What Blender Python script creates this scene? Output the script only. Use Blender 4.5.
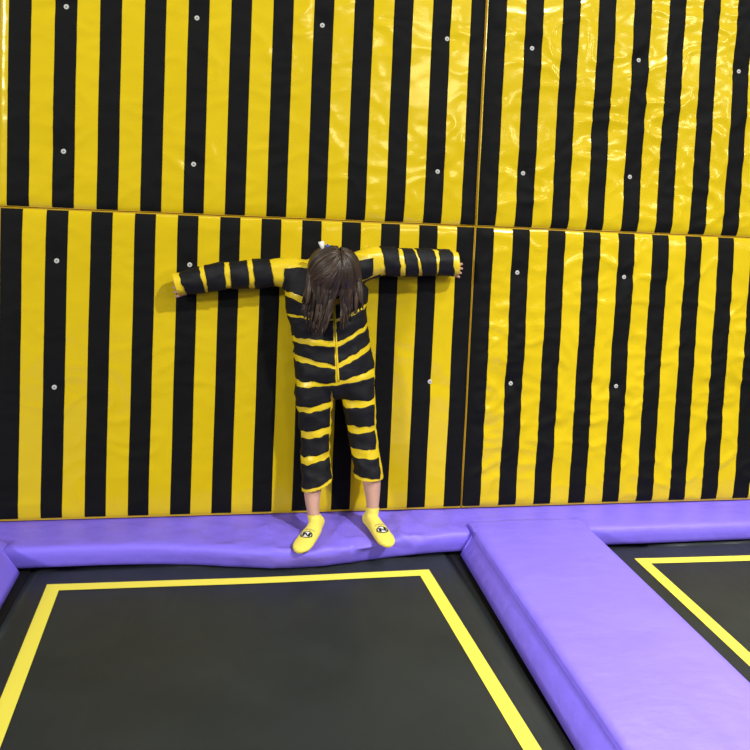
import bpy, bmesh, math, random
from mathutils import Vector, Matrix, noise
from mathutils.bvhtree import BVHTree

for o in list(bpy.data.objects):
    bpy.data.objects.remove(o)
S = bpy.context.scene
C = S.collection
random.seed(7)

# ------------------------------------------------------------------ camera
cd = bpy.data.cameras.new('camera')
cam = bpy.data.objects.new('camera', cd)
C.objects.link(cam)
right = Vector((0.98190, -0.18442, 0.04311))
fwd = Vector((0.18677, 0.98064, -0.05887))
up = Vector((-0.03142, 0.06585, 0.99733))
M = Matrix((right, up, -fwd)).transposed().to_4x4()
M.translation = Vector((0.8942, -3.4677, 1.3803))
cam.matrix_world = M
cd.sensor_width = 36.0
cd.lens = 773.51 / 750 * 36.0
cd.shift_y = -(375 - 260.65) / 750
cd.clip_start = 0.05
S.camera = cam

# ------------------------------------------------------------------ world, lamps, exposure
w = bpy.data.worlds.new('hall_ambient')
S.world = w
w.use_nodes = True
w.node_tree.nodes['Background'].inputs[0].default_value = (0.95, 0.97, 1.0, 1)
w.node_tree.nodes['Background'].inputs[1].default_value = 0.12


def lamp(name, loc, target, size, power, col=(1, 0.985, 0.96), size_y=None):
    ld = bpy.data.lights.new(name, 'AREA')
    ld.shape = 'RECTANGLE'
    ld.size = size
    ld.size_y = size_y or size
    ld.energy = power
    ld.color = col
    o = bpy.data.objects.new(name, ld)
    C.objects.link(o)
    o.location = loc
    o.rotation_euler = (Vector(target) - Vector(loc)).to_track_quat('-Z', 'Y').to_euler()
    return o


lamp('high_bay_lamp', (5.6, -6.9, 7.5), (1.6, 0, 0.6), 0.36, 700)
lamp('ceiling_lamp', (1.0, -3.6, 5.4), (1.2, -0.4, 0.4), 2.2, 22, size_y=0.5)
lamp('hall_lamp', (9.5, -11.0, 4.6), (3.0, 0, 1.6), 1.3, 120, size_y=0.9)
lamp('hall_lamp.001', (5.2, -13.0, 4.8), (2.4, 0, 1.6), 1.3, 110, size_y=0.9)
lamp('hall_lamp.002', (12.5, -7.5, 4.8), (3.4, 0, 1.4), 1.2, 90, size_y=1.2)
lamp('front_fill_light', (-9.0, -9.5, 5.0), (0.4, 0, 1.0), 1.6, 1000, size_y=1.0)  # added frontal fill from the left for the wall, not a hall fixture
lamp('right_pad_fill', (3.1, -2.0, 3.7), (2.9, -1.5, 0.0), 0.8, 30).data.spread = math.radians(75)  # light added overhead to brighten the right-hand purple pads

S.view_settings.view_transform = 'Standard'
S.view_settings.look = 'None'
S.view_settings.exposure = 0.07
S.view_settings.gamma = 1.0
S.view_settings.use_curve_mapping = False


# ------------------------------------------------------------------ materials
def srgb(r, g, b):
    f = lambda c: (c / 255 / 12.92) if c / 255 <= 0.04045 else ((c / 255 + 0.055) / 1.055) ** 2.4
    return (f(r), f(g), f(b), 1)


def material(name, col, rough=0.5, spec=0.5, col2=None, cscale=6.0, bumps=(), sheen=0.0, stretch=(1, 1, 1), coat=0.0,
             rand=False):
    m = bpy.data.materials.new(name)
    m.use_nodes = True
    nt = m.node_tree
    N, L = nt.nodes, nt.links
    b = N['Principled BSDF']
    b.inputs['Base Color'].default_value = col
    b.inputs['Roughness'].default_value = rough
    b.inputs['Specular IOR Level'].default_value = spec
    if sheen:
        b.inputs['Sheen Weight'].default_value = sheen
        b.inputs['Sheen Roughness'].default_value = 0.5
    if coat:
        b.inputs['Coat Weight'].default_value = coat
        b.inputs['Coat Roughness'].default_value = 0.2
    tc = N.new('ShaderNodeTexCoord')
    mp = N.new('ShaderNodeMapping')
    mp.inputs['Scale'].default_value = stretch
    L.new(tc.outputs['Object'], mp.inputs['Vector'])
    if col2:
        if rand:
            g = N.new('ShaderNodeNewGeometry')
            fac = g.outputs['Random Per Island']
        else:
            n = N.new('ShaderNodeTexNoise')
            n.inputs['Scale'].default_value = cscale
            n.inputs['Detail'].default_value = 4
            L.new(mp.outputs[0], n.inputs['Vector'])
            fac = n.outputs['Fac']
        r = N.new('ShaderNodeValToRGB')
        r.color_ramp.elements[0].position = 0.3 if not rand else 0
        r.color_ramp.elements[1].position = 0.7 if not rand else 1
        r.color_ramp.elements[0].color = col
        r.color_ramp.elements[1].color = col2
        L.new(fac, r.inputs[0])
        L.new(r.outputs[0], b.inputs['Base Color'])
    prev = None
    for (sc, dist, strength, st) in bumps:
        mp2 = N.new('ShaderNodeMapping')
        mp2.inputs['Scale'].default_value = st
        L.new(tc.outputs['Object'], mp2.inputs['Vector'])
        n = N.new('ShaderNodeTexNoise')
        n.inputs['Scale'].default_value = sc
        n.inputs['Detail'].default_value = 3
        L.new(mp2.outputs[0], n.inputs['Vector'])
        bp = N.new('ShaderNodeBump')
        bp.inputs['Strength'].default_value = strength
        bp.inputs['Distance'].default_value = dist
        L.new(n.outputs['Fac'], bp.inputs['Height'])
        if prev:
            L.new(prev.outputs[0], bp.inputs['Normal'])
        prev = bp
    if prev:
        L.new(prev.outputs[0], b.inputs['Normal'])
    return m


YEL = material('yellow_vinyl', srgb(217, 189, 26), 0.19, 0.5, srgb(211, 182, 20), 2.0,
               bumps=[(9, 0.006, 0.3, (1, 1, 1.4))])
YEL.node_tree.nodes['Principled BSDF'].inputs['Specular Tint'].default_value = (1, 0.93, 0.5, 1)
PIPE = material('yellow_piping', srgb(190, 150, 30), 0.5, 0.4)
VEL = material('black_velcro', srgb(14, 15, 14), 0.66, 0.1, srgb(18, 18, 18), 9,
               bumps=[(500, 0.001, 0.6, (1, 1, 1)), (12, 0.004, 0.4, (1, 1, 1.4))])
SCREW = material('zinc_washer', srgb(190, 190, 182), 0.4, 0.5)
SCREWD = material('screw_steel', srgb(120, 122, 118), 0.35, 0.5)
PUR = material('purple_vinyl', srgb(132, 113, 241), 0.52, 0.4, srgb(128, 107, 234), 3,
               bumps=[(14, 0.006, 0.6, (1, 1, 1)), (5, 0.02, 0.5, (1, 1.6, 1)), (260, 0.0006, 0.25, (1, 1, 1))])
BED = material('trampoline_mesh', srgb(60, 66, 67), 0.36, 0.5, srgb(69, 75, 76), 5,
               bumps=[(420, 0.001, 0.5, (1, 0.3, 1)), (8, 0.006, 0.35, (2.2, 0.4, 1))])
SKIRT = material('black_skirt_cloth', srgb(20, 20, 20), 0.7, 0.3)
TAPE = material('yellow_webbing', srgb(246, 232, 84), 0.6, 0.3, bumps=[(600, 0.0006, 0.4, (1, 1, 1))])
STEEL = material('dark_steel', srgb(60, 60, 62), 0.5, 0.5)
CONC = material('concrete', srgb(105, 103, 100), 0.85, 0.2, srgb(120, 118, 114), 2)
PAINT = material('grey_wall_paint', srgb(120, 120, 118), 0.8, 0.2, srgb(128, 127, 124), 1)
SUITY = material('suit_yellow_vinyl', srgb(228, 198, 32), 0.34, 0.5, bumps=[(26, 0.005, 0.7, (1, 1, 1))])
SUITB = material('suit_black_velcro', srgb(15, 16, 18), 0.62, 0.25, srgb(22, 23, 25), 30,
                 bumps=[(420, 0.001, 0.5, (1, 1, 1)), (30, 0.005, 0.6, (1, 1, 1))])
SKIN = material('skin', srgb(204, 160, 140), 0.5, 0.4, srgb(194, 150, 130), 14)
SOCK = material('yellow_sock_knit', srgb(238, 220, 96), 0.8, 0.2, bumps=[(350, 0.001, 0.5, (1, 1, 0.4))])
HAIR = material('brown_hair', srgb(34, 27, 21), 0.38, 0.4, srgb(76, 60, 46), rand=True,
                bumps=[(240, 0.002, 0.6, (1, 1, 0.06))])
WHITE = material('white_print', srgb(225, 225, 218), 0.6, 0.3)
BLACK = material('black_print', srgb(18, 18, 20), 0.6, 0.3)
GREYP = material('grey_print', srgb(110, 110, 130), 0.6, 0.3)
BLUE = material('blue_ribbon', srgb(40, 80, 170), 0.5, 0.4)
WRIB = material('white_ribbon', srgb(228, 226, 222), 0.6, 0.3)
EYE = material('eye_white', srgb(235, 232, 228), 0.2, 0.5)


# ------------------------------------------------------------------ helpers
def link(name, bm, m, parent=None, smooth=True, mods=None):
    me = bpy.data.meshes.new(name)
    bm.to_mesh(me)
    bm.free()
    return link_me(name, me, m, parent, smooth)


def link_me(name, me, m, parent=None, smooth=True):
    o = bpy.data.objects.new(name, me)
    C.objects.link(o)
    me.materials.clear()
    me.materials.append(m)
    if smooth:
        me.polygons.foreach_set('use_smooth', [True] * len(me.polygons))
    if parent:
        o.parent = parent
    return o


def tag(o, label=None, cat=None, group=None, kind=None):
    if label:
        o['label'] = label
    if cat:
        o['category'] = cat
    if group:
        o['group'] = group
    if kind:
        o['kind'] = kind
    return o


def empty(name, loc, label, cat, group=None):
    o = bpy.data.objects.new(name, None)
    C.objects.link(o)
    o.location = loc
    o.empty_display_size = 0.1
    return tag(o, label, cat, group)


def rel(parent, o):
    """parent keeping world coordinates (parents here carry a translation only)"""
    o.parent = parent
    o.matrix_parent_inverse = Matrix.Translation(-Vector(parent.location))
    return o


def box(bm, lo, hi, bev=0.0):
    r = bmesh.ops.create_cube(bm, size=1)
    vs = r['verts']
    for v in vs:
        v.co = Vector((lo[i] + (v.co[i] + 0.5) * (hi[i] - lo[i]) for i in range(3)))
    if bev:
        es = list({e for v in vs for e in v.link_edges})
        bmesh.ops.bevel(bm, geom=es, offset=bev, segments=2, affect='EDGES', profile=0.5)


def grid(bm, xs, ys, f):
    V = [[bm.verts.new(f(x, y)) for x in xs] for y in ys]
    for j in range(len(ys) - 1):
        for i in range(len(xs) - 1):
            bm.faces.new((V[j][i], V[j][i + 1], V[j + 1][i + 1], V[j + 1][i]))
    return V


def frange(a, b, step):
    n = max(1, int(round((b - a) / step)))
    return [a + (b - a) * i / n for i in range(n + 1)]


def catmull(P, k):
    n = len(P)
    out = []
    for i in range(n - 1):
        p0, p1, p2, p3 = P[max(i - 1, 0)], P[i], P[i + 1], P[min(i + 2, n - 1)]
        for j in range(k):
            t = j / k
            out.append([0.5 * (2 * b + (c - a) * t + (2 * a - 5 * b + 4 * c - d) * t * t + (3 * b - a - 3 * c + d) * t ** 3)
                        for a, b, c, d in zip(p0, p1, p2, p3)])
    out.append(list(P[-1]))
    return out


def loft(bm, rows, ref=(0, 1, 0), n=16, k=4, tip=0.6):
    """rows: (x, y, z, ra, rb); ra is the half width along ref's projection, rb across it. Closed, rounded ends."""
    R = catmull(rows, k)
    pts = [Vector(r[:3]) for r in R]
    ref = Vector(ref)
    rings = []
    m = len(pts)

    def ring(c, t, ra, rb):
        a = (ref - t * ref.dot(t)).normalized()
        b = t.cross(a)
        return [bm.verts.new(c + a * (ra * math.cos(2 * math.pi * i / n)) + b * (rb * math.sin(2 * math.pi * i / n))) for i in range(n)]
    for i in range(m):
        t = (pts[min(i + 1, m - 1)] - pts[max(i - 1, 0)]).normalized()
        ra, rb = max(R[i][3], 1e-4), max(R[i][4], 1e-4)
        if i == 0 and tip:
            d = min(ra, rb) * tip
            rings.append(ring(pts[0] - t * d, t, ra * 0.45, rb * 0.45))
            rings.append(ring(pts[0] - t * d * 0.6, t, ra * 0.8, rb * 0.8))
        rings.append(ring(pts[i], t, ra, rb))
        if i == m - 1 and tip:
            d = min(ra, rb) * tip
            rings.append(ring(pts[i] + t * d * 0.6, t, ra * 0.8, rb * 0.8))
            rings.append(ring(pts[i] + t * d, t, ra * 0.45, rb * 0.45))
    for A, B in zip(rings, rings[1:]):
        for i in range(n):
            bm.faces.new((A[i], A[(i + 1) % n], B[(i + 1) % n], B[i]))
    bm.faces.new(rings[0][::-1])
    bm.faces.new(rings[-1])


def blob(bm, c, r, M=None, seg=20):
    q = bmesh.ops.create_uvsphere(bm, u_segments=seg, v_segments=seg // 2 + 2, radius=1)
    for v in q['verts']:
        p = Vector((v.co[i] * r[i] for i in range(3)))
        v.co = Vector(c) + (M @ p if M else p)


def fuse(bm, voxel, smooth):
    """union of the overlapping closed shapes as one continuous surface"""
    bmesh.ops.recalc_face_normals(bm, faces=bm.faces)
    me = bpy.data.meshes.new('tmp')
    bm.to_mesh(me)
    bm.free()
    o = bpy.data.objects.new('tmp', me)
    C.objects.link(o)
    r = o.modifiers.new('r', 'REMESH')
    r.mode = 'VOXEL'
    r.voxel_size = voxel
    s = o.modifiers.new('s', 'SMOOTH')
    s.factor = 0.5
    s.iterations = smooth
    dg = bpy.context.evaluated_depsgraph_get()
    dg.update()
    res = bpy.data.meshes.new_from_object(o.evaluated_get(dg))
    bpy.data.objects.remove(o)
    bpy.data.meshes.remove(me)
    return res


def fbm(v, o=3):
    return noise.fractal(v, 1.0, 2.0, o)


# ------------------------------------------------------------------ the setting
bm = bmesh.new()
box(bm, (-1.2, 0.092, -0.8), (5.0, 0.25, 4.2))
tag(link('wall_back', bm, PAINT, smooth=False), kind='structure')
bm = bmesh.new()
box(bm, (-1.2, -4.6, -0.9), (5.0, 0.092, -0.8))
tag(link('floor', bm, CONC, smooth=False), kind='structure')

# ------------------------------------------------------------------ padded wall panels
PIT = 0.18
WB = 0.0875


def make_panel(x0, x1, z0, z1, centers, screws, label, crease, seed):
    t = empty('striped_crash_pad', ((x0 + x1) / 2, 0.09, z0), label, 'wall pad', 'striped hook-and-loop wall pads')

    def h(x, z):
        d = min(x - x0, x1 - x, z - z0, z1 - z)
        d = max(d, 0)
        y = 0.008 * math.exp(-d / 0.009) + 0.006 * math.exp(-d / 0.03) - 0.004
        v = Vector((x, seed, z))
        fade = min(1, d / 0.05)
        amp = (0.0010 + crease * 0.0044)
        wv = Vector((x * 7 + 0.8 * noise.noise(v * 5), seed * 3.1, z * 10 + 0.8 * noise.noise(v * 4 + Vector((9, 0, 0)))))
        rd = 1 - abs(noise.noise(wv)) * 2
        lo = noise.noise(v * 3.1)
        for (sx, sz) in screws:
            fade *= 1 - math.exp(-((x - sx) ** 2 + (z - sz) ** 2) / 0.0008)
        y -= fade * amp * (rd * rd * (0.6 + 0.9 * max(0, lo + 0.3)) + 1.2 * lo)
        if crease > 0.4:
            wv2 = Vector((x * 6 + z * 7 + 0.5 * lo, seed, z * 13 - x * 5))
            k2 = 0.5 + noise.noise(v * 2.3 + Vector((0, 5, 0)))
            y -= fade * 0.0056 * crease * max(0.15, k2) * (1 - abs(noise.noise(wv2)) * 2)
            wv3 = Vector((x * 16 - z * 5, seed + 2, z * 24 + x * 6))
            y -= fade * 0.0016 * crease * max(0.1, 0.4 - noise.noise(v * 2.9)) * (1 - abs(noise.noise(wv3)) * 2)
        for (sx, sz) in screws:
            dx, dz = x - sx, z - sz
            r = math.hypot(dx, dz)
            if r < 0.4:
                y += 0.007 * math.exp(-(r / 0.05) ** 2)
                a = math.atan2(dz, dx)
                y += fade * (0.002 + 0.003 * crease) * math.exp(-r / 0.10) * noise.noise(Vector((math.cos(a) * 2.2, math.sin(a) * 2.2, sx * 7 + sz * 3)))
        return y

    def bow(x, z):
        # the seams pull the stripes slightly inwards
        return 0.0
    eps = 0.0008
    X0, X1, Z0, Z1 = x0 + eps, x1 - eps, z0 + eps, z1 - eps
    xs = [X0 + a for a in (0, 0.003, 0.008, 0.016)] + frange(X0 + 0.026, X1 - 0.026, 0.011) + [X1 - a for a in (0.016, 0.008, 0.003, 0)]
    zs = [Z0 + a for a in (0, 0.003, 0.008, 0.016)] + frange(Z0 + 0.026, Z1 - 0.026, 0.011) + [Z1 - a for a in (0.016, 0.008, 0.003, 0)]
    bm = bmesh.new()
    V = grid(bm, xs, zs, lambda x, z: Vector((x, h(x, z), z)))
    loop = V[0][:] + [r[-1] for r in V[1:]] + V[-1][-2::-1] + [r[0] for r in V[-2:0:-1]]
    back = [bm.verts.new((v.co.x, 0.090, v.co.z)) for v in loop]
    n = len(loop)
    for i in range(n):
        j = (i + 1) % n
        bm.faces.new((loop[j], loop[i], back[i], back[j]))
    bm.faces.new(back[::-1])
    bmesh.ops.recalc_face_normals(bm, faces=bm.faces)
    rel(t, link('vinyl_pad', bm, YEL))
    # piping round the edge
    bm = bmesh.new()
    r = 0.0022
    c = [(X0 + 0.003, Z0 + 0.003), (X1 - 0.003, Z0 + 0.003), (X1 - 0.003, Z1 - 0.003), (X0 + 0.003, Z1 - 0.003)]
    for i in range(4):
        (ax, az), (bx, bz) = c[i], c[(i + 1) % 4]
        rows = [(ax + (bx - ax) * k / 6, 0.0065, az + (bz - az) * k / 6, r, r) for k in range(7)]
        loft(bm, rows, ref=(0, 1, 0), n=8, k=1, tip=0)
    rel(t, link('piping', bm, PIPE))
    # hook-and-loop strips
    for cx in centers:
        a, b = max(cx - WB / 2, x0 + 0.0035), min(cx + WB / 2, x1 - 0.0035)
        bm = bmesh.new()
        sx = [a, a + 0.0015] + frange(a + 0.008, b - 0.008, 0.012) + [b - 0.0015, b]
        sz = frange(z0 + (0.013 if z0 < 0.5 else 0.0055), z1 - 0.006, 0.012)
        ph = random.random() * 10

        def wob(x, z):
            return x + 0.0018 * noise.noise(Vector((ph, 0, z * 3)))
        V = grid(bm, sx, sz, lambda x, z: Vector((wob(x, z), h(wob(x, z), z) - (0.0026 if a < x < b else 0.0), z)))
        bmesh.ops.recalc_face_normals(bm, faces=bm.faces)
        if sum(f.normal.y for f in bm.faces) > 0:
            bmesh.ops.reverse_faces(bm, faces=bm.faces)
        rel(t, link('velcro_strip', bm, VEL))
    for (sx, sz) in screws:
        bm = bmesh.new()
        y = h(sx, sz) - 0.0026
        rows = [(sx, y + 0.002, sz, 0.0105, 0.0105), (sx, y - 0.0012, sz, 0.0105, 0.0105), (sx, y - 0.0022, sz, 0.009, 0.009)]
        loft(bm, rows, ref=(0, 0, 1), n=18, k=1, tip=0)
        wsh = rel(t, link('washer', bm, SCREW, smooth=False))
        bm = bmesh.new()
        loft(bm, [(sx, y - 0.002, sz, 0.0042, 0.0042), (sx, y - 0.0036, sz, 0.0036, 0.0036)], ref=(0, 0, 1), n=6, k=1, tip=0)
        sc = link('screw_head', bm, SCREWD, smooth=False)
        sc.parent = wsh
    return t


ZS = 1.3486
SEAM = 2.0265
cxs = [k * PIT for k in range(12)]
make_panel(-0.050, SEAM, 0.0, ZS, cxs, [(0.181, 1.128), (0.181, 0.585), (0.731, 1.128), (1.841, 0.613)],
           'lower left yellow and black striped wall pad directly behind the person', 0.42, 1.7)
make_panel(SEAM, SEAM + 2.11, 0.0, ZS, [2.0717 + k * PIT for k in range(12)],
           [(2.243, 1.137), (2.240, 0.605), (2.792, 1.131), (2.786, 0.593)],
           'lower right yellow and black striped wall pad beside the outstretched right-hand arm', 1.15, 4.2)
make_panel(-0.060, SEAM, ZS, 2.70, [0.022 + k * 0.1793 for k in range(12)],
           [(0.731, 2.191), (0.200, 1.591), (0.735, 1.566), (1.272, 2.207), (1.845, 2.196), (1.830, 1.592), (0.200, 2.19)],
           'upper left yellow and black striped wall pad above the person\'s head', 0.58, 8.8)
make_panel(SEAM, SEAM + 2.11, ZS, 2.70, [2.0775 + k * 0.1810 for k in range(12)],
           [(2.256, 2.187), (2.245, 1.606), (2.798, 2.175), (2.790, 1.617), (3.336, 2.163)],
           'upper right yellow and black striped wall pad, the most wrinkled of the four', 1.0, 12.4)

# ------------------------------------------------------------------ trampolines
BZ = -0.10


def make_trampoline(x0, x1, tx0, tx1, skew, label):
    t = empty('trampoline', ((x0 + x1) / 2, -1.75, -0.8), label, 'trampoline', 'black trampolines with a yellow outline')
    y0, y1 = -3.2, -0.235
    bm = bmesh.new()
    xs, ys = frange(x0 + 0.06, x1 - 0.06, 0.04), frange(y0 + 0.06, y1 - 0.012, 0.04)

    def bz(x, y):
        return BZ - 0.004 * noise.noise(Vector((x * 2, y * 1.2, 3)))
    V = grid(bm, xs, ys, lambda x, y: Vector((x, y, bz(x, y))))
    bmesh.ops.solidify(bm, geom=bm.faces[:], thickness=0.006)
    bmesh.ops.recalc_face_normals(bm, faces=bm.faces)
    rel(t, link('jumping_bed', bm, BED))
    # sewn webbing outline
    bm = bmesh.new()
    W = 0.052
    ty1, ty0 = -0.383, -2.95

    def P(x, y):
        u = (x - tx0) / (tx1 - tx0)
        near = max(0.0, 1 - (ty1 - y) / 0.6)
        dy = -near * (0.018 * u + 0.011 * math.sin(math.pi * max(0, min(1, u))))
        return Vector((x + skew * (y - ty1), y + dy, bz(x, y + dy) + 0.0022))
    for (a, b, c, d) in ((tx0, tx1, ty1 - W, ty1), (tx0, tx1, ty0, ty0 + W), (tx0, tx0 + W, ty0 + W, ty1 - W), (tx1 - W, tx1, ty0 + W, ty1 - W)):
        grid(bm, frange(a, b, 0.026), frange(c, d, 0.026), P)
    bmesh.ops.remove_doubles(bm, verts=bm.verts, dist=0.0005)
    bmesh.ops.recalc_face_normals(bm, faces=bm.faces)
    if sum(f.normal.z for f in bm.faces) < 0:
        bmesh.ops.reverse_faces(bm, faces=bm.faces)
    rel(t, link('boundary_line', bm, TAPE))
    # skirt that hides the springs
    bm = bmesh.new()
    a, b, c, d = x0 - 0.10, x1 + 0.10, y0 - 0.05, y1 + 0.12
    i0, i1, j0, j1 = x0 + 0.064, x1 - 0.064, y0 + 0.064, y1 - 0.016
    o_ = [bm.verts.new((x, y, BZ - 0.022)) for x, y in ((a, c), (b, c), (b, d), (a, d))]
    n_ = [bm.verts.new((x, y, BZ - 0.010)) for x, y in ((i0, j0), (i1, j0), (i1, j1), (i0, j1))]
    for i in range(4):
        j = (i + 1) % 4
        bm.faces.new((o_[i], o_[j], n_[j], n_[i]))
    rel(t, link('spring_skirt', bm, SKIRT, smooth=False))
    # steel frame and legs under the pads
    bm = bmesh.new()
    e = 0.05
    zt, zb = BZ - 0.026, BZ - 0.086
    box(bm, (a, c, zb), (a + e, d, zt))
    box(bm, (b - e, c, zb), (b, d, zt))
    box(bm, (a + e, c, zb), (b - e, c + e, zt))
    box(bm, (a + e, d - e, zb), (b - e, d, zt))
    rel(t, link('steel_frame', bm, STEEL, smooth=False))
    for (x, y) in ((a, c), (b - e, c), (a, d - e), (b - e, d - e)):
        bm = bmesh.new()
        box(bm, (x, y, -0.8), (x + e, y + e, zb))
        rel(t, link('leg', bm, STEEL, smooth=False))
    return t


make_trampoline(0.10, 1.955, 0.247, 1.766, -0.034, 'black trampoline in front of the person with a yellow outline')
make_trampoline(2.50, 4.36, 2.717, 4.20, 0.042, 'black trampoline on the far right beyond the purple divider pad')


# ------------------------------------------------------------------ purple pads
def make_wall_ledge(x0, x1, label):
    prof = [(0.085, -0.050), (0.085, -0.016), (0.070, -0.008), (0.03, -0.005), (0.0, -0.005), (-0.035, -0.005), (-0.07, -0.005), (-0.105, -0.005), (-0.14, -0.005),
            (-0.175, -0.005), (-0.205, -0.005), (-0.225, -0.005), (-0.240, -0.006), (-0.249, -0.009), (-0.256, -0.016), (-0.260, -0.030), (-0.259, -0.050), (-0.255, -0.075),
            (-0.252, -0.088), (-0.242, -0.097), (-0.20, -0.099), (-0.1, -0.099), (0.05, -0.099), (0.085, -0.09)]
    bm = bmesh.new()
    rings = []
    for x in frange(x0, x1, 0.012):
        loose = math.exp(-((x - 1.42) / 0.5) ** 2)
        bul = math.exp(-((x - 1.22) / 0.40) ** 2)
        ring = []
        for (y, z) in prof:
            f = max(0.0, min(1.0, -y / 0.25))
            yy = y - (0.102 + 0.023 * max(0, min(1, (z + 0.085) / 0.06))) * bul * f * f
            zz = z
            if z > -0.09 and y < 0.05:
                v = Vector((x * 6 + yy * 5, yy * 11 - x * 2, 1.3))
                rd = 1 - abs(noise.noise(v)) * 2.2
                v2 = Vector((x * 9 - yy * 8, yy * 9 + x * 3, 7.3))
                rd2 = 1 - abs(noise.noise(v2)) * 2.2
                a = 0.0014 + 0.0190 * loose * (1 if y < -0.02 else 0.3)
                n1 = max(0.0, 1 - abs(noise.noise(v * 0.8)) * 1.5) ** 4
                n2 = max(0.0, 1 - abs(noise.noise(v2 * 0.7)) * 1.5) ** 4
                hgt = a * (n1 * 0.9 + n2 * 0.8 - 0.7 + 0.25 * rd)
                # dips under the two feet
                for (fx, fy, fr) in ((1.325, -0.19, 0.05), (1.29, -0.26, 0.055), (1.25, -0.34, 0.055), (1.545, -0.16, 0.05), (1.565, -0.25, 0.055), (1.585, -0.33, 0.055)):
                    g = math.exp(-((x - fx) ** 2 + (yy - fy) ** 2) / fr ** 2)
                    hgt = hgt * (1 - min(1, 1.2 * g)) - 0.0075 * g
                if z > -0.03:
                    zz += min(hgt, 0.004 if y > -0.02 else 1)
                else:
                    yy -= hgt * 0.7
            ring.append(bm.verts.new((x, yy, zz)))
        rings.append(ring)
    n = len(prof)
    for A, B in zip(rings, rings[1:]):
        for i in range(n):
            bm.faces.new((A[i], A[(i + 1) % n], B[(i + 1) % n], B[i]))
    bm.faces.new(rings[0])
    bm.faces.new(rings[-1][::-1])
    bmesh.ops.recalc_face_normals(bm, faces=bm.faces)
    o = link('ledge_pad', bm, PUR)
    tag(o, label, 'safety pad')
    return o


make_wall_ledge(-0.9, 4.3, 'long purple safety pad along the foot of the striped wall, the person standing on it')


def make_divider(xl, xr, skew, label, seed):
    """flat topped pad between two trampolines; its far end laps onto the ledge pad"""
    bm = bmesh.new()
    top = 0.018
    low = -0.090
    yend, yled = -0.190, -0.285
    nx = 26
    rings = []
    ys = [yend, yend - 0.004, yend - 0.012] + frange(yend - 0.03, yled + 0.012, 0.02) + [yled, yled - 0.004] + frange(yled - 0.02, -3.2, 0.02)
    for y in ys:
        lap = y > yled - 0.001
        end = max(0.0, 1 - (yend - y) / 0.012)
        zb = 0.000 if lap else low
        side = 0.064
        s = skew * (y - yend)
        P = []
        tz = top - 0.010 * end * end
        fl = 1.0 if not lap else (top - zb) / (top - low)

        def pt(x, z, k=1.0):
            v = Vector((x * 8, y * 8, seed))
            rd = 1 - abs(noise.noise(v * 0.9)) * 2
            hh = 0.0030 * rd + 0.004 * noise.noise(v * 1.6)
            return (x + s, z + hh * k * (1 - end))
        # left skirt up, across the top, down on the right
        for u in (0, 0.2, 0.4, 0.6, 0.8, 0.92, 1):
            jit = 0.011 * (noise.noise(Vector((y * 12, u * 2, seed))) + 0.5 * abs(noise.noise(Vector((y * 30, u * 2, seed)))))
            P.append((xl - side * (1 - u) * fl + jit * (0.2 if u == 0 else 1) + s, zb + (tz - 0.008 - zb) * u))
        for kx in range(nx + 1):
            u = kx / nx
            x = xl + 0.012 + (xr - xl - 0.018) * u
            px_, pz_ = pt(x, tz, min(1, u * 8, (1 - u) * 8))
            if kx < 2:
                px_ += 0.012 * noise.noise(Vector((y * 16, 4, seed)))
            P.append((px_, pz_))
        for kx in range(4):
            u = kx / 3
            P.append((xr + 0.012 * u * fl + s, tz - 0.008 - (tz - 0.008 - zb) * u))
        for q in range(1, 7):      # crumpled left skirt
            n_ = (1 - abs(noise.noise(Vector((y * 17 + q * 0.22, q * 0.16, seed)))) * 2.2)
            P[q] = (P[q][0] - 0.007 * n_ * (1 if q < 6 else 0.4), P[q][1] + 0.004 * n_ * (1 if q < 6 else 0.4))
        rings.append([bm.verts.new((p[0], y, p[1])) for p in P])
    n = len(rings[0])
    for A, B in zip(rings, rings[1:]):
        for i in range(n):
            bm.faces.new((A[i], A[(i + 1) % n], B[(i + 1) % n], B[i]))
    bm.faces.new(rings[0])
    bm.faces.new(rings[-1][::-1])
    bmesh.ops.recalc_face_normals(bm, faces=bm.faces)
    o = link('divider_pad', bm, PUR)
    return tag(o, label, 'safety pad', 'purple divider pads')


make_divider(2.005, 2.535, 0.035, 'wide purple divider pad running between the two black trampolines', 2.1)


def make_left_divider():
    bm = bmesh.new()
    rings = []
    for y in [-0.215, -0.219, -0.227] + frange(-0.24, -0.29, 0.012) + [-0.294] + frange(-0.31, -3.2, 0.02):
        lap = y > -0.292
        end = max(0.0, 1 - (-0.215 - y) / 0.012)
        zb = 0.0 if lap else -0.090
        tz = 0.018 - 0.010 * end
        s = -0.01 * (y + 0.2)
        fl = 0.2 if lap else 1
        P = []
        for kx in range(4):
            u = kx / 3
            P.append((-0.50 - 0.01 * (1 - u), zb + (tz - zb) * u))
        for kx in range(19):
            u = kx / 18
            x = -0.49 + 0.526 * u
            v = Vector((x * 8, y * 8, 5))
            P.append((x, tz + (0.002 * (1 - abs(noise.noise(v)) * 2) + 0.002 * noise.noise(v * 2)) * (1 - end)))
        for kx in range(1, 6):
            u = kx / 5
            P.append((0.048 + 0.078 * u * fl + s + 0.004 * noise.noise(Vector((y * 12, u * 2, 3))), tz - 0.006 - (tz - 0.006 - zb) * u))
        rings.append([bm.verts.new((p[0], y, p[1])) for p in P])
    n = len(rings[0])
    for A, B in zip(rings, rings[1:]):
        for i in range(n):
            bm.faces.new((A[i], A[(i + 1) % n], B[(i + 1) % n], B[i]))
    bm.faces.new(rings[0])
    bm.faces.new(rings[-1][::-1])
    bmesh.ops.recalc_face_normals(bm, faces=bm.faces)
    o = link('divider_pad', bm, PUR)
    tag(o, 'purple divider pad at the left edge, only its sloping end in view', 'safety pad', 'purple divider pads')


make_left_divider()

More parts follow.
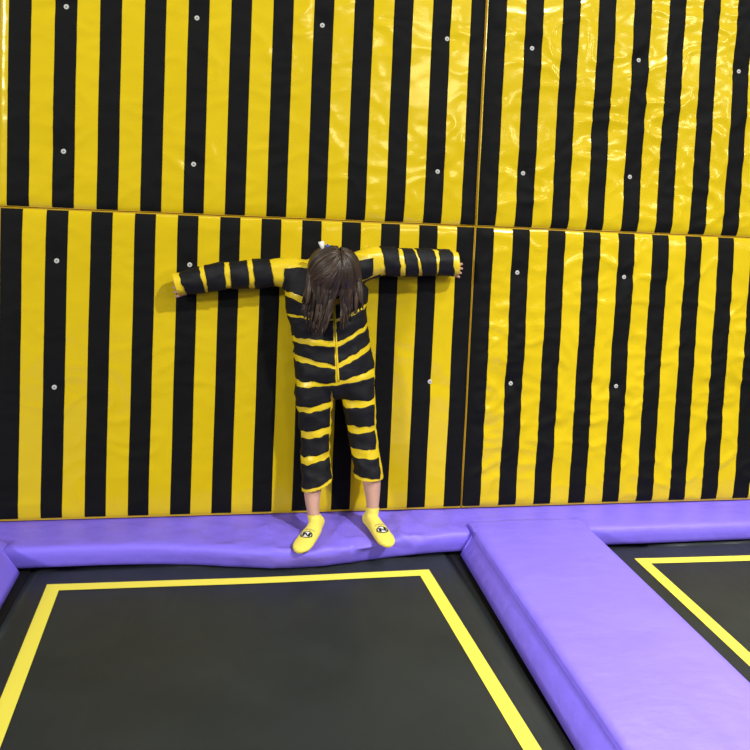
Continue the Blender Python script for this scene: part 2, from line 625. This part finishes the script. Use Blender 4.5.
# ------------------------------------------------------------------ the person
# head frame: bowed so that the crown faces the viewer
HC = Vector((1.340, -0.222, 1.122))
HU = Vector((0.0, -0.80, 0.60)).normalized()
HF = Vector((0.0, -0.60, -0.80)).normalized()
HX = Vector((1, 0, 0))
HM = Matrix((HX, HF, HU)).transposed()      # local x, forward, up -> world


def hp(x, f, u):
    return HC + HM @ Vector((x, f, u))


LEG_L = [(1.290, -0.115, 0.66, 0.084, 0.082), (1.287, -0.118, 0.60, 0.086, 0.083), (1.290, -0.120, 0.52, 0.078, 0.078),
         (1.299, -0.125, 0.41, 0.066, 0.068), (1.300, -0.135, 0.30, 0.064, 0.066), (1.310, -0.150, 0.20, 0.068, 0.068), (1.313, -0.165, 0.12, 0.068, 0.068)]
LEG_R = [(1.465, -0.115, 0.68, 0.084, 0.082), (1.475, -0.118, 0.61, 0.082, 0.083), (1.489, -0.120, 0.54, 0.075, 0.078),
         (1.506, -0.125, 0.43, 0.062, 0.066), (1.523, -0.135, 0.32, 0.061, 0.064), (1.541, -0.150, 0.21, 0.063, 0.066), (1.548, -0.160, 0.13, 0.063, 0.066)]
ARM_L = [(1.235, -0.105, 1.105, 0.068, 0.070), (1.155, -0.090, 1.113, 0.062, 0.066), (1.076, -0.082, 1.108, 0.060, 0.062), (0.985, -0.080, 1.100, 0.058, 0.060),
         (0.884, -0.078, 1.090, 0.057, 0.060), (0.785, -0.076, 1.073, 0.054, 0.057), (0.72, -0.076, 1.058, 0.050, 0.053), (0.66, -0.078, 1.038, 0.048, 0.051)]
ARM_R = [(1.440, -0.110, 1.134, 0.068, 0.072), (1.505, -0.098, 1.166, 0.064, 0.070), (1.585, -0.086, 1.178, 0.060, 0.064), (1.675, -0.080, 1.174, 0.058, 0.061),
         (1.79, -0.078, 1.178, 0.056, 0.060), (1.884, -0.078, 1.178, 0.052, 0.056), (1.965, -0.080, 1.168, 0.049, 0.053)]
TORSO = [(1.378, -0.118, 0.62, 0.130, 0.088), (1.374, -0.115, 0.675, 0.172, 0.102), (1.364, -0.112, 0.74, 0.172, 0.103), (1.352, -0.112, 0.81, 0.167, 0.101), (1.338, -0.114, 0.91, 0.168, 0.102),
         (1.324, -0.114, 1.00, 0.178, 0.103), (1.325, -0.110, 1.08, 0.181, 0.096), (1.338, -0.104, 1.13, 0.150, 0.082), (1.340, -0.104, 1.165, 0.115, 0.066), (1.341, -0.108, 1.185, 0.07, 0.055)]

# --- body: one continuous skin surface
bm = bmesh.new()
sh = lambda rows, k: [(a, b, c, d * k, e * k) for a, b, c, d, e in rows]
loft(bm, [(a, b, c, d - 0.022, e - 0.022) for a, b, c, d, e in TORSO], ref=(1, 0, 0), n=24)
for rows, ank in ((LEG_L, 0), (LEG_R, 1)):
    loft(bm, [(a, b, c, d - 0.020, e - 0.020) for a, b, c, d, e in rows[:5]], ref=(1, 0, 0), n=18)
# shins and feet
SHIN_L = [(1.300, -0.135, 0.30, 0.043, 0.046), (1.294, -0.150, 0.22, 0.043, 0.046), (1.289, -0.168, 0.15, 0.036, 0.039), (1.293, -0.184, 0.085, 0.027, 0.032), (1.303, -0.186, 0.045, 0.027, 0.034)]
SHIN_R = [(1.523, -0.135, 0.32, 0.043, 0.046), (1.549, -0.145, 0.23, 0.043, 0.046), (1.557, -0.158, 0.16, 0.036, 0.039), (1.560, -0.168, 0.09, 0.027, 0.032), (1.556, -0.168, 0.045, 0.027, 0.034)]
FOOT_L = [(1.320, -0.168, 0.028, 0.026, 0.030), (1.305, -0.205, 0.030, 0.028, 0.034), (1.288, -0.255, 0.024, 0.032, 0.029), (1.262, -0.305, 0.017, 0.037, 0.023), (1.240, -0.350, 0.012, 0.039, 0.018), (1.224, -0.385, 0.008, 0.033, 0.014), (1.217, -0.402, 0.006, 0.021, 0.011)]
FOOT_R = [(1.548, -0.145, 0.028, 0.028, 0.030), (1.556, -0.182, 0.030, 0.028, 0.034), (1.567, -0.232, 0.024, 0.032, 0.029), (1.577, -0.282, 0.017, 0.037, 0.023), (1.585, -0.325, 0.012, 0.039, 0.018), (1.590, -0.362, 0.008, 0.033, 0.014), (1.592, -0.379, 0.006, 0.021, 0.011)]
loft(bm, SHIN_L, ref=(1, 0, 0), n=18)
loft(bm, SHIN_R, ref=(1, 0, 0), n=18)
loft(bm, FOOT_L, ref=(1, -0.4, 0), n=18)
loft(bm, FOOT_R, ref=(1, 0.2, 0), n=18)
# arms
loft(bm, [(a, b, c, max(d - 0.024, 0.026), max(e - 0.024, 0.026)) for a, b, c, d, e in ARM_L[:5]] + [(0.80, -0.078, 1.074, 0.022, 0.026)], n=16)
loft(bm, [(a, b, c, max(d - 0.024, 0.026), max(e - 0.024, 0.026)) for a, b, c, d, e in ARM_R[:5]] + [(1.838, -0.080, 1.172, 0.022, 0.026)], n=16)


def hand(bm, wrist, d, spread, palm_n, curl):
    """palm, four unequal bent fingers and a thumb leaving the side of the palm"""
    d, spread, palm_n = Vector(d).normalized(), Vector(spread).normalized(), Vector(palm_n).normalized()
    W_ = Vector(wrist)
    rows = []
    for u, a, b in ((-0.01, 0.021, 0.015), (0.012, 0.025, 0.014), (0.035, 0.031, 0.013), (0.056, 0.033, 0.012), (0.064, 0.031, 0.010)):
        p = W_ + d * u
        rows.append((p.x, p.y, p.z, a, b))
    loft(bm, rows, ref=tuple(spread), n=16, k=3)
    for off, ln, fan in ((0.0255, 0.050, 0.16), (0.0085, 0.057, 0.05), (-0.0085, 0.053, -0.06), (-0.0250, 0.043, -0.18)):
        p = W_ + d * 0.054 + spread * off
        dd = (d + spread * fan).normalized()
        rows = [(p.x, p.y, p.z, 0.0072, 0.0072)]
        ang = 0.15
        for seg, r in ((0.42, 0.0068), (0.33, 0.0063), (0.25, 0.0054)):
            p = p + (dd * math.cos(ang) + palm_n * math.sin(ang)) * (ln * seg + (0.010 if seg == 0.42 else 0))
            rows.append((p.x, p.y, p.z, r, r))
            ang += curl
        loft(bm, rows, ref=tuple(spread), n=10, k=3, tip=0.9)
    p = W_ + d * 0.016 + spread * 0.022
    rows = [(p.x, p.y, p.z, 0.009, 0.009)]
    td = (d * 0.75 + spread * 0.62 + palm_n * 0.25).normalized()
    for ln, r in ((0.022, 0.0085), (0.020, 0.0075), (0.015, 0.006)):
        p = p + td * ln
        rows.append((p.x, p.y, p.z, r, r))
        td = (td + d * 0.22 + palm_n * 0.12).normalized()
    loft(bm, rows, ref=tuple(palm_n), n=10, k=3, tip=0.9)


hand(bm, (0.766, -0.082, 1.046), (-1, 0.0, -0.26), (0.0, -0.25, 1), (0, 1, 0.1), 0.75)
hand(bm, (1.848, -0.094, 1.158), (1, 0.0, -0.16), (0, -0.25, 1), (0, 1, 0), 0.8)
# neck and head
loft(bm, [(1.341, -0.098, 1.10, 0.055, 0.055), (1.341, -0.112, 1.15, 0.045, 0.047), tuple(hp(0, -0.022, -0.085)) + (0.042, 0.045), tuple(hp(0, -0.015, -0.04)) + (0.042, 0.045)], ref=(1, 0, 0), n=16)
blob(bm, hp(0, -0.008, 0.022), (0.072, 0.088, 0.078), HM, 28)
blob(bm, hp(0, 0.022, -0.035), (0.056, 0.058, 0.062), HM, 24)
blob(bm, hp(0, 0.045, -0.078), (0.024, 0.022, 0.016), HM)
loft(bm, [tuple(hp(0, 0.074, 0.012)) + (0.006, 0.006), tuple(hp(0, 0.084, -0.012)) + (0.008, 0.008), tuple(hp(0, 0.093, -0.030)) + (0.011, 0.009)], ref=(1, 0, 0), n=10, k=3)
blob(bm, hp(0.010, 0.083, -0.033), (0.007, 0.008, 0.006), HM, 12)
blob(bm, hp(-0.010, 0.083, -0.033), (0.007, 0.008, 0.006), HM, 12)
blob(bm, hp(0, 0.078, -0.053), (0.018, 0.007, 0.0045), HM, 14)
blob(bm, hp(0, 0.075, -0.061), (0.015, 0.007, 0.005), HM, 14)
for s in (-1, 1):
    blob(bm, hp(s * 0.028, 0.072, 0.018), (0.018, 0.009, 0.005), HM, 14)
    blob(bm, hp(s * 0.070, -0.008, -0.008), (0.007, 0.016, 0.027), HM, 16)
body_me = fuse(bm, 0.0034, 5)
person = link_me('person', body_me, SKIN)
tag(person, 'person in a yellow and black bodysuit, arms spread against the striped wall, head bowed', 'person')
for s in (-1, 1):
    bm = bmesh.new()
    blob(bm, hp(s * 0.029, 0.0700, 0.004), (0.0125, 0.0115, 0.0095), HM, 16)
    e = link('eye', bm, EYE, person)
    bm = bmesh.new()
    blob(bm, hp(s * 0.029, 0.0795, 0.003), (0.0055, 0.0030, 0.0055), HM, 12)
    link('iris', bm, BLACK, e)

# --- bodysuit: loose yellow vinyl
bm = bmesh.new()
loft(bm, TORSO, ref=(1, 0, 0), n=28)
loft(bm, LEG_L, ref=(1, 0, 0), n=20, tip=0)
loft(bm, LEG_R, ref=(1, 0, 0), n=20, tip=0)
loft(bm, ARM_L, n=18, tip=0)
loft(bm, ARM_R, n=18, tip=0)
suit_me = fuse(bm, 0.0065, 8)
SB = bmesh.new()
SB.from_mesh(suit_me)
SB.normal_update()
for v in SB.verts:
    p = v.co
    k = 0.0062
    if 0.9 < p.z < 1.16 and 1.16 < p.x < 1.5:
        k = 0.0085
    d = noise.noise(Vector((p.x * 16, p.y * 12, p.z * 22))) * k
    rd = (1 - abs(noise.noise(Vector((p.x * 11 + 4, p.y * 9, p.z * 17)))) * 2) * k * 0.6
    v.co = p + v.normal * (d + rd - 0.002)
    if v.co.y > -0.0175:
        v.co.y = -0.0175
SB.normal_update()


def cut(bm, co, no, test):
    """remove everything on the +no side of a plane within the region"""
    vs = {v for v in bm.verts if test(v.co)}
    es = [e for e in bm.edges if e.verts[0] in vs and e.verts[1] in vs]
    fs = [f for f in bm.faces if all(v in vs for v in f.verts)]
    bmesh.ops.bisect_plane(bm, geom=list(vs) + es + fs, plane_co=co, plane_no=no, clear_outer=True, dist=1e-6)


cut(SB, Vector((1.31, -0.15, 0.189)), Vector((0.36, 0.0, -1)).normalized(), lambda p: p.z < 0.36 and p.x < 1.42)
cut(SB, Vector((1.54, -0.15, 0.216)), Vector((-0.02, 0.0, -1)).normalized(), lambda p: p.z < 0.36 and p.x > 1.42)
cut(SB, Vector((0.678, -0.08, 1.05)), Vector((-1, 0.0, -0.32)).normalized(), lambda p: p.x < 0.85)
cut(SB, Vector((1.921, -0.08, 1.17)), Vector((1, 0.0, 0.06)).normalized(), lambda p: p.x > 1.8)

BANDS = [
    ('arm', [(0.683, 1.124), (0.76, 1.168), (0.815, 0.981), (0.744, 0.963)]),
    ('arm', [(0.788, 1.181), (0.873, 1.2), (0.895, 0.995), (0.82, 0.989)]),
    ('arm', [(0.894, 1.204), (0.969, 1.21), (0.993, 0.995), (0.922, 0.985)]),
    ('arm', [(0.993, 1.203), (1.067, 1.199), (1.101, 1.026), (1.02, 1.001)]),
    ('arm', [(1.538, 1.309), (1.622, 1.298), (1.662, 1.051), (1.599, 1.039)]),
    ('arm', [(1.644, 1.305), (1.689, 1.305), (1.754, 1.057), (1.685, 1.049)]),
    ('arm', [(1.698, 1.305), (1.788, 1.301), (1.829, 1.067), (1.772, 1.058)]),
    ('arm', [(1.825, 1.304), (1.877, 1.298), (1.906, 1.071), (1.825, 1.061)]),
    ('torso', [(1.135, 1.138), (1.324, 1.146), (1.335, 0.991), (1.128, 1.043)]),
    ('torso', [(1.033, 1.044), (1.336, 0.961), (1.341, 0.933), (1.047, 0.944)]),
    ('torso', [(1.054, 0.93), (1.342, 0.922), (1.35, 0.836), (1.086, 0.845)]),
    ('torso', [(1.086, 0.819), (1.353, 0.81), (1.36, 0.731), (1.091, 0.784)]),
    ('torso', [(1.093, 0.751), (1.361, 0.714), (1.366, 0.655), (1.108, 0.651)]),
    ('torso', [(1.341, 1.146), (1.516, 1.195), (1.521, 1.117), (1.345, 1.048)]),
    ('torso', [(1.348, 1.037), (1.558, 1.12), (1.562, 1.022), (1.352, 0.927)]),
    ('torso', [(1.353, 0.914), (1.563, 1.003), (1.57, 0.941), (1.361, 0.827)]),
    ('torso', [(1.366, 0.807), (1.582, 0.925), (1.597, 0.862), (1.371, 0.738)]),
    ('torso', [(1.374, 0.718), (1.591, 0.822), (1.613, 0.723), (1.38, 0.666)]),
    ('leg', [(1.154, 0.617), (1.349, 0.639), (1.352, 0.565), (1.162, 0.526)]),
    ('leg', [(1.164, 0.5), (1.351, 0.536), (1.352, 0.455), (1.179, 0.417)]),
    ('leg', [(1.187, 0.387), (1.349, 0.42), (1.352, 0.347), (1.19, 0.307)]),
    ('leg', [(1.196, 0.27), (1.355, 0.316), (1.367, 0.224), (1.202, 0.164)]),
    ('leg', [(1.343, 0.639), (1.543, 0.671), (1.545, 0.575), (1.368, 0.57)]),
    ('leg', [(1.377, 0.529), (1.546, 0.549), (1.55, 0.455), (1.403, 0.456)]),
    ('leg', [(1.409, 0.419), (1.554, 0.426), (1.561, 0.35), (1.422, 0.355)]),
    ('leg', [(1.426, 0.317), (1.574, 0.311), (1.582, 0.226), (1.433, 0.240)]),
]
band_bms = []
for kind, quad in BANDS:
    b = SB.copy()
    cen = Vector((sum(p[0] for p in quad) / 4, 0, sum(p[1] for p in quad) / 4))
    xs_ = [p[0] for p in quad]
    zs_ = [p[1] for p in quad]
    far = [f for f in b.faces if not (min(xs_) - 0.03 < f.calc_center_median().x < max(xs_) + 0.03 and min(zs_) - 0.03 < f.calc_center_median().z < max(zs_) + 0.03)]
    bmesh.ops.delete(b, geom=far, context='FACES')
    for i in range(4):
        p, q_ = quad[i], quad[(i + 1) % 4]
        a3, b3 = Vector((p[0], 0, p[1])), Vector((q_[0], 0, q_[1]))
        n3 = (b3 - a3).cross(Vector((0, 1, 0))).normalized()
        if n3.dot(cen - a3) > 0:
            n3 = -n3
        bmesh.ops.bisect_plane(b, geom=b.verts[:] + b.edges[:] + b.faces[:], plane_co=a3, plane_no=n3, clear_outer=True, dist=1e-6)
    loose = [v for v in b.verts if not v.link_faces]
    bmesh.ops.delete(b, geom=loose, context='VERTS')
    left, best = set(b.faces), []
    while left:
        st = [left.pop()]
        isl = st[:]
        while st:
            for e in st.pop().edges:
                for f in e.link_faces:
                    if f in left:
                        left.discard(f)
                        st.append(f)
                        isl.append(f)
        if len(isl) > len(best):
            best = isl
    best = set(best)
    bmesh.ops.delete(b, geom=[f for f in b.faces if f not in best], context='FACES')
    b.normal_update()
    edge = {v for e in b.edges if e.is_boundary for v in e.verts}
    nrm = {v: v.normal.copy() for v in b.verts}
    for v in b.verts:
        v.co += nrm[v] * (0.0038 if v not in edge else 0.0030)
        if v in edge:
            v.co.x += 0.0055 * noise.noise(v.co * 32)
            v.co.z += 0.0075 * noise.noise(v.co * 32 + Vector((7, 3, 1)))
        v.co.y = min(v.co.y, -0.0158)
    be = [e for e in b.edges if e.is_boundary]
    r = bmesh.ops.extrude_edge_only(b, edges=be)
    old = {v for e in be for v in e.verts}
    for v in [g for g in r['geom'] if isinstance(g, bmesh.types.BMVert)]:
        near = None
        for e in v.link_edges:
            o_ = e.other_vert(v)
            if o_ in nrm:
                near = o_
        if near is not None:
            v.co = v.co - nrm[near] * 0.0045
    band_bms.append((kind, b))

bmesh.ops.solidify(SB, geom=SB.faces[:], thickness=0.004)
suit = link('bodysuit', SB, SUITY, person)
for kind, b in band_bms:
    o = link('velcro_band', b, SUITB, suit)
suit_bvh = BVHTree.FromPolygons([v.co.copy() for v in suit.data.vertices], [list(p.vertices) for p in suit.data.polygons])


def front(x, z, bvh, y=-0.9):
    h_ = bvh.ray_cast(Vector((x, y, z)), Vector((0, 1, 0)))
    return h_[0]


# zip down the front
bm = bmesh.new()
rows = []
for i in range(30):
    u = i / 29
    z = 1.11 + (0.66 - 1.11) * u
    x = 1.335 + 0.042 * u
    p = front(x, z, suit_bvh)
    if p:
        rows.append((p.x, p.y - 0.002, p.z, 0.0042, 0.003))
loft(bm, rows, ref=(1, 0, 0), n=8, k=1, tip=0)
link('zip', bm, SUITY, suit)

# small folded collar tab at the top of the zip
bm = bmesh.new()
c_ = [front(x, z, suit_bvh) for x, z in ((1.330, 1.012), (1.366, 1.020), (1.364, 0.996), (1.344, 0.990), (1.340, 0.962), (1.331, 0.962))]
a_ = [bm.verts.new(p + Vector((0, -0.0075, 0))) for p in c_]
b_ = [bm.verts.new(p + Vector((0, -0.0035, 0))) for p in c_]
bm.faces.new(a_)
bm.faces.new(b_[::-1])
for i in range(6):
    bm.faces.new((a_[i], b_[i], b_[(i + 1) % 6], a_[(i + 1) % 6]))
bmesh.ops.recalc_face_normals(bm, faces=bm.faces)
link('collar_tab', bm, SUITY, suit, smooth=False)

# --- socks
BODY = bmesh.new()
BODY.from_mesh(body_me)


def make_sock(foot, ankle_z, test, letter_dir, pos):
    b = BODY.copy()
    bmesh.ops.delete(b, geom=[f for f in b.faces if not test(f.calc_center_median())], context='FACES')
    bmesh.ops.bisect_plane(b, geom=b.verts[:] + b.edges[:] + b.faces[:], plane_co=(0, -0.17, ankle_z), plane_no=Vector((0, 0.15, 1)).normalized(), clear_outer=True)
    bmesh.ops.delete(b, geom=[v for v in b.verts if not v.link_faces], context='VERTS')
    b.normal_update()
    for v in b.verts:
        v.co += v.normal * 0.0028
        v.co += v.normal * 0.0012 * noise.noise(v.co * 45)
    s = link('sock', b, SOCK, person)
    bmesh_ = bmesh.new()
    bmesh_.from_mesh(s.data)
    bvh = BVHTree.FromBMesh(bmesh_)
    d = Vector(letter_dir).normalized()
    side = Vector((d.y, -d.x, 0))

    def proj(u, v, lift):
        p = Vector(pos) + side * u + d * v
        h_ = bvh.ray_cast(Vector((p.x, p.y, 0.3)), Vector((0, 0, -1)))
        return (h_[0] + h_[1] * lift) if h_[0] else None

    def patch(name, poly, mat, lift, parent, hole=None):
        bmx = bmesh.new()
        n = len(poly)
        if hole:
            A = [bmx.verts.new(proj(*p, lift)) for p in poly]
            B = [bmx.verts.new(proj(*p, lift)) for p in hole]
            for i in range(n):
                bmx.faces.new((A[i], A[(i + 1) % n], B[(i + 1) % n], B[i]))
        else:
            bmx.faces.new([bmx.verts.new(proj(*p, lift)) for p in poly])
            bmesh.ops.triangulate(bmx, faces=bmx.faces[:])
        bmesh.ops.recalc_face_normals(bmx, faces=bmx.faces)
        if sum(f.normal.z for f in bmx.faces) < 0:
            bmesh.ops.reverse_faces(bmx, faces=bmx.faces)
        return bmx
    # round badge: black ring, white field, black three-bar mark
    circ = lambda r, n=28: [(r * math.cos(2 * math.pi * i / n), r * 0.92 * math.sin(2 * math.pi * i / n)) for i in range(n)]
    bmw = bmesh.new()
    cv = bmw.verts.new(proj(0, 0, 0.0010))
    prev = [cv]
    rr = [[bmw.verts.new(proj(*p, 0.0010)) for p in circ(0.0245 * k / 3)] for k in (1, 2, 3)]
    for i in range(28):
        bmw.faces.new((cv, rr[0][i], rr[0][(i + 1) % 28]))
        for A, B in zip(rr, rr[1:]):
            bmw.faces.new((A[i], B[i], B[(i + 1) % 28], A[(i + 1) % 28]))
    bmesh.ops.recalc_face_normals(bmw, faces=bmw.faces)
    if sum(f.normal.z for f in bmw.faces) < 0:
        bmesh.ops.reverse_faces(bmw, faces=bmw.faces)
    link('badge', bmw, WHITE, s)
    bmk = patch('ring', circ(0.0255), BLACK, 0.0016, s, circ(0.0205))
    for (a, b_, c, e, sl) in ((-0.0165, -0.0070, -0.0130, 0.0120, 0), (0.0062, 0.0160, -0.0120, 0.0130, 0), (-0.0040, 0.0040, -0.0080, 0.0080, -0.75)):
        grid(bmk, frange(a, b_, 0.003), frange(c, e, 0.003), lambda u, v: proj(u + sl * v, v, 0.0018))
    bmesh.ops.recalc_face_normals(bmk, faces=bmk.faces)
    for f in bmk.faces:
        if f.normal.z < 0:
            f.normal_flip()
    link('badge_mark', bmk, BLACK, s)
    # small grey line of lettering above the badge
    bmt = bmesh.new()
    for i in range(7):
        u0 = -0.022 + i * 0.0063
        for (a, b_, c, e) in ((u0, u0 + 0.0017, -0.040, -0.0305), (u0 + 0.0017, u0 + 0.0045, -0.0335 - 0.005 * (i % 2), -0.0315 - 0.005 * (i % 2))):
            grid(bmt, [a, b_], [c, e], lambda u, v: proj(u, v, 0.0012) or Vector(pos))
    for f in bmt.faces:
        f.normal_update()
        if f.normal.z < 0:
            f.normal_flip()
    link('badge_lettering', bmt, GREYP, s)
    bmesh_.free()


make_sock(FOOT_L, 0.068, lambda p: p.z < 0.14 and p.x < 1.42 and p.z < 0.5, (-0.45, -0.9, 0), (1.252, -0.325, 0))
make_sock(FOOT_R, 0.088, lambda p: p.z < 0.14 and p.x > 1.42, (0.18, -0.98, 0), (1.580, -0.302, 0))
BODY.free()

# --- hair: locks falling forwards from a parting on the crown
bm = bmesh.new()
RX, RF, RU = 0.094, 0.098, 0.098
HO = (-0.004, -0.010, 0.012)


def surf(v, k=1.0):
    """point of the scalp ellipsoid in local direction v"""
    v = Vector(v).normalized()
    return hp(HO[0] + v.x * RX * k, HO[1] + v.y * RF * k, HO[2] + v.z * RU * k)


cap = bmesh.ops.create_uvsphere(bm, u_segments=36, v_segments=20, radius=1)
kill = []
for v in cap['verts']:
    l = v.co.copy()
    if (l.y > 0.35 and l.z < 0.30) or l.z < -0.62:
        kill.append(v)
    v.co = hp(HO[0] + l.x * RX * 0.985, HO[1] + l.y * RF * 0.985, HO[2] + l.z * RU * 0.985)
bmesh.ops.delete(bm, geom=kill, context='VERTS')


def lock(bm, P, w, th):
    k = len(P)
    rows = []
    for i, p in enumerate(P):
        u = i / (k - 1)
        f = min(1.0, 0.55 + u * 2.0) * (1.0 if u < 0.6 else 1.0 - 0.80 * ((u - 0.6) / 0.4) ** 1.5)
        rows.append((p.x, p.y, p.z, w * f, th * (0.5 + 0.5 * f)))
    loft(bm, rows, ref=(1, 0.02, 0.02), n=7, k=2, tip=0)


def down(p0, xe, ze, ye, n=6):
    out = []
    for i in range(1, n + 1):
        u = i / n
        out.append(Vector((p0.x + (xe - p0.x) * (u ** 1.1), p0.y + (ye - p0.y) * min(1, u * 1.6), p0.z + (ze - p0.z) * u)))
    return out


rnd = random.Random(11)
PART = 0.30      # parting a little to the viewer's right


def side_locks(s, n, xa, xb, zlo, layer):
    for i in range(n):
        u = (i + rnd.random() * 0.8) / n          # 0 beside the parting, 1 at the temple
        t0 = rnd.uniform(-0.35, 0.55)             # where along the parting it starts (back to forehead)
        base = Vector((PART * 0.55 + 0.03 * s, t0, 1.0))
        tx = PART * 0.5 + s * (0.10 + (1.25 if s < 0 else 0.85) * u)
        lim = Vector((max(-1.15, min(1.15, tx)), 0.95 - 0.45 * u, 0.22 - 0.05 * u))
        k = 1.03 + 0.035 * layer + rnd.uniform(-0.012, 0.02)
        P = [surf(base.lerp(lim, q / 5) if q else base, k) for q in range(6)]
        xe = xa + (xb - xa) * u + rnd.uniform(-0.008, 0.008)
        ze = zlo(u) + rnd.uniform(-0.018, 0.06) + 0.01 * layer
        ye = P[-1].y + 0.015 + 0.02 * u + rnd.uniform(-0.008, 0.008)
        D_ = down(P[-1], xe, ze, ye)
        sw = rnd.uniform(-0.006, 0.006)
        for q, p in enumerate(D_):
            p.x += sw * math.sin(q * 0.9)
            p.y += 0.006 * math.sin(q * 1.1 + i)
        P += D_
        lock(bm, P, rnd.uniform(0.006, 0.0115), rnd.uniform(0.0035, 0.006))


for layer, cnt in ((0, 44), (1, 46), (2, 34)):
    side_locks(-1, cnt, 1.302, 1.208, lambda u: 0.862 + 0.05 * abs(u - 0.4) + 0.16 * max(0, u - 0.55), layer)
    side_locks(1, int(cnt * 0.8), 1.372, 1.450, lambda u: 0.885 + 0.15 * u, layer)
# locks from the back of the crown falling beside the head
for i in range(44):
    s = -1 if i % 2 else 1
    u = rnd.random()
    base = Vector((0.16 + 0.05 * s, -0.75 + 0.5 * u, 0.85))
    lim = Vector((s * 1.0, -0.55 + 0.9 * u, 0.12))
    P = [surf(base.lerp(lim, q / 5), 1.045 + rnd.uniform(0, 0.03)) for q in range(6)]
    xe = 1.340 + s * rnd.uniform(0.078, 0.122)
    P += down(P[-1], xe, rnd.uniform(0.955, 1.04), P[-1].y - 0.02)
    lock(bm, P, rnd.uniform(0.010, 0.016), rnd.uniform(0.005, 0.007))
# a few stray wisps
for i in range(10):
    b0 = Vector((rnd.uniform(-0.3, 0.5), rnd.uniform(-0.5, 0.4), 1))
    P = [surf(b0, 1.05)]
    for q in range(4):
        P.append(P[-1] + Vector((rnd.uniform(-0.010, 0.010), rnd.uniform(-0.006, 0.004), rnd.uniform(0.000, 0.008))))
    lock(bm, P, 0.0012, 0.0012)
link('hair', bm, HAIR, person)

# hair clip with white and blue ribbon
bm = bmesh.new()
c0 = surf((-0.55, -0.55, 0.75), 1.05)
bmesh.ops.create_cone(bm, cap_ends=True, segments=10, radius1=0.004, radius2=0.014, depth=0.042, matrix=Matrix.Translation(c0 + Vector((-0.006, 0, 0.018))) @ Matrix.Rotation(-0.25, 4, 'Y'))
clip = link('hair_clip', bm, WRIB, person)
tag(clip, 'white ribbon hair clip with a blue loop')
bm = bmesh.new()
bmesh.ops.create_cone(bm, cap_ends=True, segments=10, radius1=0.004, radius2=0.010, depth=0.026, matrix=Matrix.Translation(c0 + Vector((0.014, 0, 0.014))) @ Matrix.Rotation(0.7, 4, 'Y'))
link('ribbon_loop', bm, BLUE, clip)
